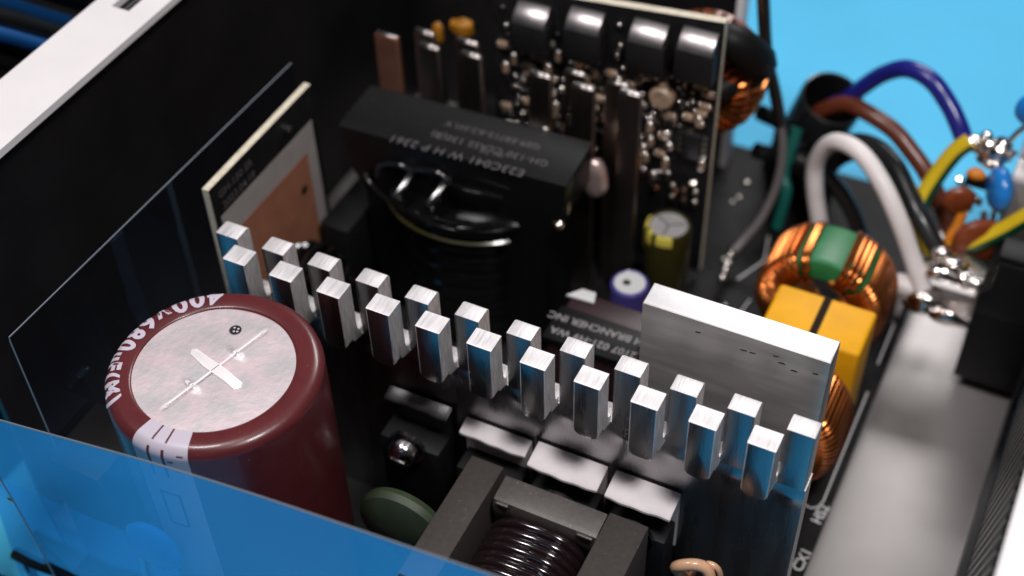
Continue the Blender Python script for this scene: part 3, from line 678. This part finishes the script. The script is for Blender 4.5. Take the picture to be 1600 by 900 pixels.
# ------------------------------------------------------------------ upright metal bars and daughter board
BARS = [(-1.5, -1.04, 5.8, 4.60, 1), (-.63, -.22, 5.8, 4.62, 0), (-.88, -.49, 6.12, 4.64, 0), (.20, .60, 5.8, 4.68, 0), (-.05, .38, 6.12, 4.68, 0), (1.51, 1.93, 5.8, 4.66, 0),
        (2.31, 2.73, 5.8, 4.65, 0), (2.03, 2.42, 6.12, 4.64, 0), (3.17, 3.56, 5.8, 4.78, 0), (2.80, 3.23, 6.12, 4.66, 0)]
BL = ['dull copper coloured metal bar, leftmost of the upright bars behind the transformer', 'front bar of the leftmost overlapping pair of upright bars', 'rear bar of the leftmost overlapping pair of upright bars',
      'front bar of the middle pair of upright bars behind the transformer', 'rear bar of the middle pair of upright bars behind the transformer', 'single upright metal bar above the back right corner of the transformer',
      'front bar of the pair just left of the solder lump', 'rear bar of the pair just left of the solder lump', 'rightmost upright metal bar, in front of the daughter board', 'rear bar half hidden behind the rightmost upright bar']
for (x0_, x1_, y_, z_, cu), lab in zip(BARS, BL):
    t = thing('metal_bus_bar', lab, 'bus bar', ((x0_ + x1_) / 2, y_, 0), 'upright metal bars behind the transformer')
    b = nbm(); box(b, (x0_, y_, 0), (x1_, y_ + .11, z_), .012, 1); obj('bar_blade', b, 'bar_copper' if cu else 'tin_copper', t)
    b = nbm(); box(b, (x0_ + .02, y_ + .02, z_), (x1_ - .02, y_ + .09, z_ + .03), .012, 1); obj('tinned_tip', b, 'tin', t)
g = tag(obj('solder_lump', (lambda b: (blob(b, (2.93, 5.6, 3.0), .29, (.8, .6, 1.25), noise=.25, seed=12, sub=3), b)[1])(nbm()), 'solder_pink', loc=(2.93, 5.6, 2.6)), 'big shiny pinkish solder lump stuck on an upright bar', 'solder')

db = thing('daughter_board', 'upright circuit board crowded with tiny parts and a row of chips along its top', 'circuit board', (2.5, 7, 0))
YF = 6.9
b = nbm(); prism(b, [(.3, .2), (4.52, .2), (4.52, 5.80), (.3, 5.42)], (0, YF, 0), (1, 0, 0), (0, 0, 1), (0, 1, 0), .16)
b.normal_update()
for f in b.faces: f.material_index = 0 if abs(f.normal.y) > .5 else 1
obj('board_panel', b, ['pcb', 'pcb_edge'], db, smooth=False)
for (x, zt_) in ((.80, 5.27), (1.80, 5.42), (2.95, 5.50), (3.81, 5.58)):
    b = nbm(); box(b, (x, YF - .32, zt_ - .88), (x + .68, YF, zt_ - .27), .012); ch = obj('mosfet', b, 'chip', db)
    b = nbm(); prism(b, [(YF - .003, zt_), (YF - .05, zt_), (YF - .29, zt_ - .18), (YF - .31, zt_ - .27), (YF - .003, zt_ - .27)], (x + .03, 0, 0), (0, 1, 0), (0, 0, 1), (1, 0, 0), .61, r=.012); obj('metal_tab', b, 'tab_tin', ch)
    for k in range(3):
        b = nbm(); box(b, (x + .1 + k * .2, YF - .12, zt_ - 1.02), (x + .18 + k * .2, YF - .03, zt_ - .87), .01); obj('pin', b, 'solder_dull', ch)
# small chips, four kinds sharing mesh data
kinds = []
for (w_, h_, d_, m_) in ((.20, .11, .09, 'ceramic'), (.11, .20, .09, 'ceramic'), (.15, .08, .05, 'chip'), (.08, .15, .06, 'chip')):
    b = nbm(); box(b, (-w_ / 2, -d_, -h_ / 2), (w_ / 2, 0, h_ / 2), .012, 1)
    for s_ in (-1, 1):
        if w_ > h_: box(b, (s_ * w_ * .5 - .03, -d_ - .006, -h_ / 2 - .004), (s_ * w_ * .5 + .03, -.002, h_ / 2 + .004), .02, 1, mi=1)
        else: box(b, (-w_ / 2 - .004, -d_ - .006, s_ * h_ * .5 - .03), (w_ / 2 + .004, -.002, s_ * h_ * .5 + .03), .02, 1, mi=1)
    bmesh.ops.translate(b, verts=b.verts, vec=db.location)
    o = obj('chip_component', b, [m_, 'solder'], db); kinds.append(o)
spots = []; rr = random.Random(11)
def free(x, z, d):
    return all(abs(x - a) > (d + e) * .5 or abs(z - c_) > (d + e) * .5 for a, c_, e in spots)
spots += [(3.55, 4.12, .5), (4.2, 3.25, .6), (4.2, 2.3, .7), (3.9, 3.0, .3)]
tries = 0; made = 0
while made < 150 and tries < 9000:
    tries += 1; x = rr.uniform(.5, 4.42); z = rr.uniform(2.0, 4.55)
    if not free(x, z, .15): continue
    spots.append((x, z, .15)); src = rr.choice(kinds)
    if made < 4: o = kinds[made]
    else:
        o = src.copy(); COL.objects.link(o); o.parent = db
    o.location = Vector((x, YF - .001, z)) - db.location; made += 1
    o.data = o.data
for i, k in enumerate(kinds): pass
for i in range(95):
    x = rr.uniform(.5, 4.4); z = rr.uniform(2.0, 5.2 if rr.random() < .3 else 4.6)
    b = nbm(); blob(b, (x, YF - .06, z), rr.choice((.035, .045, .06, .08)), (1, .9, 1.1), seed=i, sub=1); obj('solder_joint', b, rr.choice(('solder', 'solder_dull')), db)
b = nbm(); lathe(b, [(0, YF - .22), (.18, YF - .22), (.22, YF - .17), (.22, YF - .004)], (3.58, 0, 4.12), 28, axis='y'); obj('round_tan_component', b, 'ceramic', db)
b = nbm(); box(b, (4.0, YF - .14, 2.95), (4.35, YF, 3.5), .02); ch = obj('controller_chip', b, 'chip', db)
for k in range(4):
    for s_ in (-1, 1):
        b = nbm(); box(b, (4.175 + s_ * .22 - .05, YF - .07, 3.01 + k * .13), (4.175 + s_ * .22 + .05, YF - .02, 3.06 + k * .13)); obj('pin', b, 'solder_dull', ch)
for k in range(3):
    for zz in (1.9, 2.15):
        b = nbm(); blob(b, (3.88 + k * .22, YF - .05, zz), .085, (.7, .8, 1.3), seed=k); obj('header_solder', b, 'solder_dull', db)
for i, (x, z) in enumerate(((3.75, 3.05), (4.32, 3.72), (3.42, 3.65), (3.25, 3.78), (3.15, 3.55), (3.6, 3.68), (3.05, 3.25), (3.1, 2.5), (3.3, 2.35), (3.5, 2.32), (3.7, 2.45), (3.12, 2.1), (1.3, 4.25), (2.15, 4.3), (.9, 3.6), (.75, 4.1), (1.15, 4.85), (1.2, 5.1), (.6, 4.7), (2.72, 5.3), (2.75, 4.9), (2.7, 4.65), (3.2, 4.35), (3.42, 4.42))):
    b = nbm(); blob(b, (x, YF - .05, z), .10 if i == 0 else rr.uniform(.045, .075), (1, .8, 1.1), seed=i); obj('solder_joint', b, 'solder', db)

# toroid behind the daughter board, strapped
g = thing('strapped_copper_toroid', 'copper wound ring with a black strap behind the daughter board edge', 'choke', (3.7, 8.2, 0))
b = nbm(); lathe(b, [(1.0, 7.7), (1.0, 8.7), (.5, 8.7), (.5, 7.7), (1.0, 7.7)], (3.85, 0, 3.75), 48, axis='y'); obj('core', b, 'redbrown', g)
b = nbm(); pts = []
for i in range(26 * 12):
    th = 2 * PI * (i % 12) / 12; a = math.radians(-150 + 300 * i / (26 * 12)); rr_ = .75 + .34 * math.cos(th); pts.append((3.85 + rr_ * math.cos(a), 8.2 + .58 * math.sin(th), 3.75 + rr_ * math.sin(a)))
tube(b, pts, .07, 8); obj('winding', b, 'copper_wire', g)
b = nbm(); tube(b, catmull([(4.1, 7.55, 5.0), (4.5, 7.5, 5.05), (4.85, 7.8, 4.6), (4.75, 8.1, 4.2), (4.3, 7.55, 3.9)], 6), lambda t: .24 + .10 * math.sin(t * PI), 10); obj('strap', b, 'black_matte', g)
for (x, z, r_, sd, lab) in ((-1.05, 3.85, .14, 1, 'left scrap'), (-.55, 4.05, .2, 2, 'right scrap')):
    b = nbm(); blob(b, (x, 7.2, z), r_ * 1.1, (1.0, .5, 1.2), noise=.35, seed=sd)
    sc_ = tag(obj('amber_tape_scrap', b, 'yellow_tape', loc=(x, 7.2, z - r_)), 'blurred amber tape ' + lab + ' behind the upright bars at the top', 'tape')
    b = nbm(); tube(b, catmull([(x, 7.2, z), (x + .05, 7.22, 2), (x, 7.2, 0)], 5), .07, 8); obj('lead', b, 'wire_black', sc_)

# ------------------------------------------------------------------ heat-shrink tube and wires
g = thing('heat_shrink_tube', 'wide black tube standing open with the blue and brown wires coming out', 'tube', (5.85, 10.3, 0))
b = nbm(); tilt = Matrix.Translation((5.78, 10.3, 2.32)) @ Matrix.Rotation(math.radians(16), 4, 'Y') @ Matrix.Rotation(math.radians(12), 4, 'X')
lathe(b, [(.62, -2.5), (.62, -.02), (.605, .01), (.575, .02), (.55, -.01), (.54, -1.6), (0, -1.6)], (0, 0, 0), 44); bmesh.ops.transform(b, matrix=tilt, verts=b.verts); obj('tube_wall', b, 'wire_black', g)
b = nbm(); lathe(b, [(.40, -2.3), (.40, -.5), (.34, -.45), (0, -.5)], (0, 0, 0), 32); bmesh.ops.transform(b, matrix=Matrix.Translation((5.2, 10.1, 1.9)), verts=b.verts); obj('side_lobe', b, 'black_matte', g)
def wire(name, pts, r, m, label, end=None, cat='wire'):
    b = nbm(); tube(b, catmull(pts, 8), r, 12); 
    return tag(obj(name, b, m, loc=pts[0]), label, cat, 'mains wires at the inlet')
wire('blue_wire', [(5.6, 10.5, .6), (5.66, 10.5, 1.8), (6.0, 10.4, 2.25), (6.26, 10.3, 2.7), (6.63, 10.2, 3.21), (7.06, 10.0, 3.59), (7.53, 9.8, 3.62), (7.94, 9.6, 3.37), (8.22, 9.4, 3.13), (8.41, 9.3, 2.88), (8.5, 9.28, 2.8)], .165, 'wire_blue', 'dark blue wire arching highest against the blue background')
wire('brown_wire', [(5.6, 10.2, .6), (5.5, 10.25, 1.7), (5.75, 10.2, 2.14), (6.12, 10.1, 2.42), (6.53, 9.9, 2.50), (7.09, 9.7, 2.42), (7.54, 9.5, 2.19), (7.94, 9.3, 1.92), (8.48, 9.0, 1.34), (8.91, 8.6, .88)], .165, 'wire_brown', 'brown wire curving down beneath the blue arch')
wire('white_wire', [(6.4, 8.6, .02), (6.30, 8.6, .6), (6.07, 8.7, 1.33), (5.97, 8.8, 1.92), (6.16, 8.7, 2.51), (6.48, 8.5, 2.79), (6.89, 8.3, 2.77), (7.36, 8.0, 2.51), (7.8, 7.7, 2.09), (8.18, 7.5, 1.55), (8.53, 7.3, 1.05)], .165, 'wire_white', 'thick white wire bending over and down to the inlet tab')
wire('black_wire', [(6.0, 9.7, .1), (6.09, 9.6, 1.59), (6.49, 9.4, 2.16), (6.94, 9.2, 2.34), (7.4, 8.8, 2.35), (7.77, 8.4, 2.19), (8.15, 8.0, 1.97), (8.66, 7.7, 1.55)], .165, 'wire_black', 'black wire running beside the white one, soldered to the upper tab')
wire('black_wire', [(6.05, 9.9, .1), (6.1, 9.8, 1.12), (6.6, 9.7, 1.72), (7.16, 9.3, 1.95), (7.52, 8.9, 1.85), (7.9, 8.5, 1.6), (8.1, 8.3, .9)], .14, 'wire_black', 'lower black wire tucked below the soldered black one')
def striped(pts, label, up, r=.165):
    t = thing('earth_wire', label, 'wire', pts[0], 'mains wires at the inlet')
    b = nbm(); tube(b, catmull(pts, 8), r, 16, up=up, matfn=lambda k, i: 0 if k in (13, 14, 15, 0, 1, 2, 3) else 1); obj('insulation', b, ['wire_yellow', 'wire_green'], t)
striped([(8.5, 9.2, 3.02), (8.29, 9.1, 2.72), (8.1, 8.9, 2.21), (8.0, 8.6, 1.8), (8.12, 8.3, 1.47), (8.42, 8.0, 1.40), (8.73, 7.9, 1.45)], 'yellow and green striped wire looping down behind the black wire', (-.7, -.5, .7))
striped([(8.6, 8.2, 1.17), (8.85, 8.2, 1.37), (9.17, 8.2, 1.69), (9.52, 8.3, 2.04), (9.91, 8.4, 2.5), (10.4, 8.5, 2.9)], 'yellow and green striped wire rising to the right edge above the black inlet', (-.3, .2, 1))
g = thing('sleeved_lead', 'thin grey lead with black sleeve at the top, ending in a row of solder beads', 'wire', (5.1, 7.7, 0))
b = nbm(); tube(b, catmull([(4.95, 9.0, 3.17), (5.19, 8.9, 2.5), (5.34, 8.7, 2.01), (5.39, 8.4, 1.48), (5.3, 8.0, .96), (5.12, 7.7, .62), (5.0, 7.45, .45)], 8), .085, 10); obj('grey_lead', b, 'wire_grey', g)
b = nbm(); tube(b, catmull([(4.5, 9.0, 5.2), (4.71, 9.0, 3.94), (4.95, 9.0, 3.17), (5.19, 8.9, 2.5)], 8), .12, 10); obj('black_sleeve', b, 'wire_black', g)
for k in range(5):
    b = nbm(); blob(b, (4.95 + .015 * k, 7.5 - k * .17, .42 - .03 * k), .085, seed=k); obj('solder_bead', b, 'solder', g)
wire('teal_wire', [(5.34, 9.6, 1.96), (5.32, 9.2, 1.15), (5.46, 9.0, .87), (5.43, 8.8, .1)], .12, 'wire_teal', 'short teal wire behind the copper choke beside the grey lead')
for i, pts in enumerate(([(4.6, 9.6, 2.1), (5.0, 9.9, 1.7), (5.5, 10.0, 1.0), (5.6, 9.9, .1)], [(4.7, 9.2, 1.5), (5.2, 9.5, 1.2), (5.8, 9.5, .8), (6.2, 9.3, .1)], [(5.5, 9.2, 1.6), (6.2, 9.2, 1.3), (6.8, 9.0, .8), (7.2, 8.7, .2)])):
    wire('black_wire', pts, .16, 'wire_black', ['black wire in the shadow left of the heat-shrink tube', 'black wire low behind the grey lead', 'black wire low behind the white wire bend'][i])

# ------------------------------------------------------------------ mains inlet and the small parts soldered behind it
g = thing('mains_inlet', 'black moulded mains inlet block with soldered blade tabs at the right edge', 'inlet', (10, 7.6, -.6))
b = nbm()
prism(b, [(9.46, -.25), (10.52, -.25), (10.52, 1.75), (9.46, 1.75)], (0, 6.76, 0), (1, 0, 0), (0, 0, 1), (0, 1, 0), 1.6, r=.03); obj('housing_base', b, 'black_matte', g)
b = nbm(); prism(b, [(9.46, 1.4), (10.5, 1.4), (10.5, 2.62), (9.62, 2.62), (9.62, 2.0), (9.46, 1.85)], (0, 6.75, 0), (1, 0, 0), (0, 0, 1), (0, 1, 0), .62, r=.03); obj('housing', b, 'black_matte', g)
b = nbm(); box(b, (9.58, 6.80, 2.60), (10.49, 7.33, 2.74), .04); obj('top_cover', b, 'black_matte', g)
def tab(y, z, x0_, x1_, lab):
    b = nbm(); box(b, (x0_, y - .3, z), (x1_, y + .34, z + .06), .015, 1); t = obj('terminal_tab', b, 'tin', g)
    b = nbm(); blob(b, (x0_ + .2, y - .18, z + .02), .24, (1.6, .75, .75), noise=.3, seed=int(y * 7), sub=3); blob(b, (x0_ + .65, y - .26, z - .03), .2, (1.7, .5, .8), noise=.3, seed=int(y * 9), sub=3); obj('solder_blob', b, 'solder', t)
tab(7.15, 1.0, 8.50, 9.5, ''); tab(7.65, 1.45, 8.65, 9.65, '')
b = nbm(); blob(b, (8.72, 7.72, 1.58), .2, (1.2, .9, .9), noise=.35, seed=33, sub=3); blob(b, (8.95, 7.6, 1.56), .2, (1.4, .9, .5), noise=.35, seed=35, sub=3); obj('solder_blob', b, 'solder', g)

fb = thing('filter_shield', 'grey metal shield can behind the inlet parts at the right edge', 'shield', (10, 9.3, -.6))
b = nbm(); box(b, (9.35, 8.75, -.6), (10.5, 10.2, 2.75), .04); obj('shield_can', b, 'floor_steel', fb)
g = thing('soldered_joint_cluster', 'knobbly shiny solder joint where the blue and earth wires meet', 'solder', (8.8, 9.3, 2.8))
b = nbm()
for i, (x, y, z, r_) in enumerate(((8.55, 9.28, 2.98, .14), (8.72, 9.3, 3.05, .13), (8.62, 9.25, 2.85, .12), (8.85, 9.28, 2.92, .2), (9.02, 9.3, 3.02, .16), (9.12, 9.28, 2.85, .15), (8.98, 9.2, 2.68, .14), (8.8, 9.2, 2.72, .12))): blob(b, (x, y, z), r_, (1.2, 1, .9), noise=.3, seed=i, sub=2)
obj('solder_mass', b, 'solder', g)
b = nbm(); tube(b, [(9.05, 9.3, 2.95), (9.2, 9.35, 3.3), (9.35, 9.4, 3.55)], .05, 8); obj('lead', b, 'tin', g)
def disc(name, x, y, z, r_, th, m_, label, axis='x', legz=None):
    t = thing(name, label, 'capacitor' if 'varistor' not in name else 'varistor', (x, y, z - r_ - .5))
    b = nbm(); lathe(b, [(0, -th), (r_ * .65, -th * .95), (r_ * .93, -th * .5), (r_, 0), (r_ * .93, th * .5), (r_ * .65, th * .95), (0, th)], (0, 0, 0), 32, axis=axis)
    bmesh.ops.transform(b, matrix=Matrix.Translation((x, y, z)) @ Matrix.Rotation(math.radians(25), 4, 'Z'), verts=b.verts); obj('disc', b, m_, t)
    for k in (0, .25):
        b = nbm(); tube(b, [(x, y + k, z - r_ * .8), (x + .05, y + k, z - r_ - .5)], .035, 8); obj('leg', b, 'tin', t)
disc('blue_disc_capacitor', 9.22, 8.8, 2.45, .42, .17, 'blue_disc', 'blue disc capacitor beside the solder cluster at the right edge')
disc('blue_disc_capacitor', 9.36, 9.5, 3.78, .34, .15, 'blue_disc', 'blue disc capacitor cut by the right frame edge at the top', 'y')
disc('red_brown_varistor', 9.18, 8.3, 1.62, .50, .18, 'redbrown', 'red brown disc behind the rising yellow and green wire', 'y')
disc('red_brown_varistor', 8.62, 8.6, 2.15, .30, .12, 'redbrown', 'small red brown disc below the solder cluster', 'y')
g = thing('orange_sleeved_link', 'bright orange sleeved lead in front of the red brown disc', 'wire', (8.72, 8.5, 1))
b = nbm(); tube(b, catmull([(8.74, 8.6, 1.9), (8.72, 8.5, 1.6), (8.66, 8.4, 1.35), (8.72, 8.35, 1.0)], 6), .10, 10); obj('sleeve', b, 'orange', g)
g = thing('orange_bead', 'little orange bead between the solder cluster and blue disc', 'bead', (8.75, 9.0, 2.45))
b = nbm(); blob(b, (8.76, 9.0, 2.50), .15, (1.2, .8, .8), seed=3); obj('bead_body', b, 'orange', g)
b = nbm(); box(b, (8.6, 8.95, 2.2), (9.0, 9.15, 2.42), .04); obj('black_holder', b, 'black_matte', g)
b = nbm()
for i, (x, y, z) in enumerate(((8.52, 8.95, 2.3), (8.6, 8.92, 2.18), (8.72, 8.9, 2.08), (8.85, 8.9, 2.05), (8.95, 8.88, 2.0), (8.82, 8.7, 1.95), (9.1, 8.7, 1.9))): blob(b, (x, y, z), .075, (1, 1, 1.4), seed=i, sub=1)
obj('solder_joints', b, 'solder', g)
g = thing('pale_ceramic_part', 'cream ceramic body with solder end at the right frame edge', 'resistor', (9.5, 9.0, 3))
b = nbm(); tube(b, [(9.38, 9.0, 3.32), (9.75, 9.05, 3.30)], .2, 14); obj('ceramic_body', b, 'wire_white', g)
b = nbm(); tube(b, [(9.3, 9.0, 3.16), (9.1, 9.1, 2.95)], .05, 8); obj('lead', b, 'tin', g)
g = thing('white_sleeved_stub', 'short white rounded stub beside the choke under the white wire', 'terminal', (8.15, 7.3, .3))
b = nbm(); blob(b, (8.18, 7.35, .95), .24, (1.2, .9, .9), noise=.05, seed=2, sub=3); obj('stub_body', b, 'wire_white', g)
b = nbm(); tube(b, [(8.15, 7.35, .8), (8.15, 7.35, 0)], .08, 8); obj('leg', b, 'tin', g)

# ------------------------------------------------------------------ cables outside the case, top left
rr = random.Random(5)
CL = ['upper bright blue cable crossing the top left corner', 'lower blue cable in the top left corner, mostly in shadow', 'pale grey highlighted black cable between the two blue ones']
for i in range(12):
    blue = i in (2, 6)  # these two are coloured as if mirroring the blue desk
    dy_, dx = [(1.5, -.6), (.75, -.3), (.12, 0), (-.25, .35), (-.45, -.15), (-.7, .25), (-.62, .55), (-1.2, .1), (-1.7, .3), (-2.3, .2), (1.1, .3), (2.2, -.1)][i]
    pts = [(-7.0 + dx, dy_ - 1.6, 7.9), (-6.7 + dx, dy_ + .6, 7.2), (-6.55 + dx, dy_ + 2.0, 6.2), (-6.5 + dx, dy_ + 3.3, 5.0), (-6.4 + dx, dy_ + 4.8, 3.7), (-6.3 + dx, dy_ + 7.5, 2.4)]
    b = nbm(); tube(b, catmull(pts, 8), .13 if blue else .19, 12)
    lab = CL[0] if i == 2 else CL[1] if i == 6 else CL[2] if i == 4 else 'black cable in the bundle outside the white rim at top left'
    tag(obj('bundled_cable', b, 'cable_blue' if blue else 'cable_black', loc=pts[0]), lab, 'cable', 'cables bundled outside the case' if lab.startswith('black') else 'coloured cables outside the case')
b = nbm(); box(b, (-11, -3, -1.0), (-5.2, 12, 3.6), .3); tag(obj('dark_equipment_block', b, 'black_matte', loc=(-8, 4, -1)), 'dark block beneath the cable bundle left of the case', 'block')
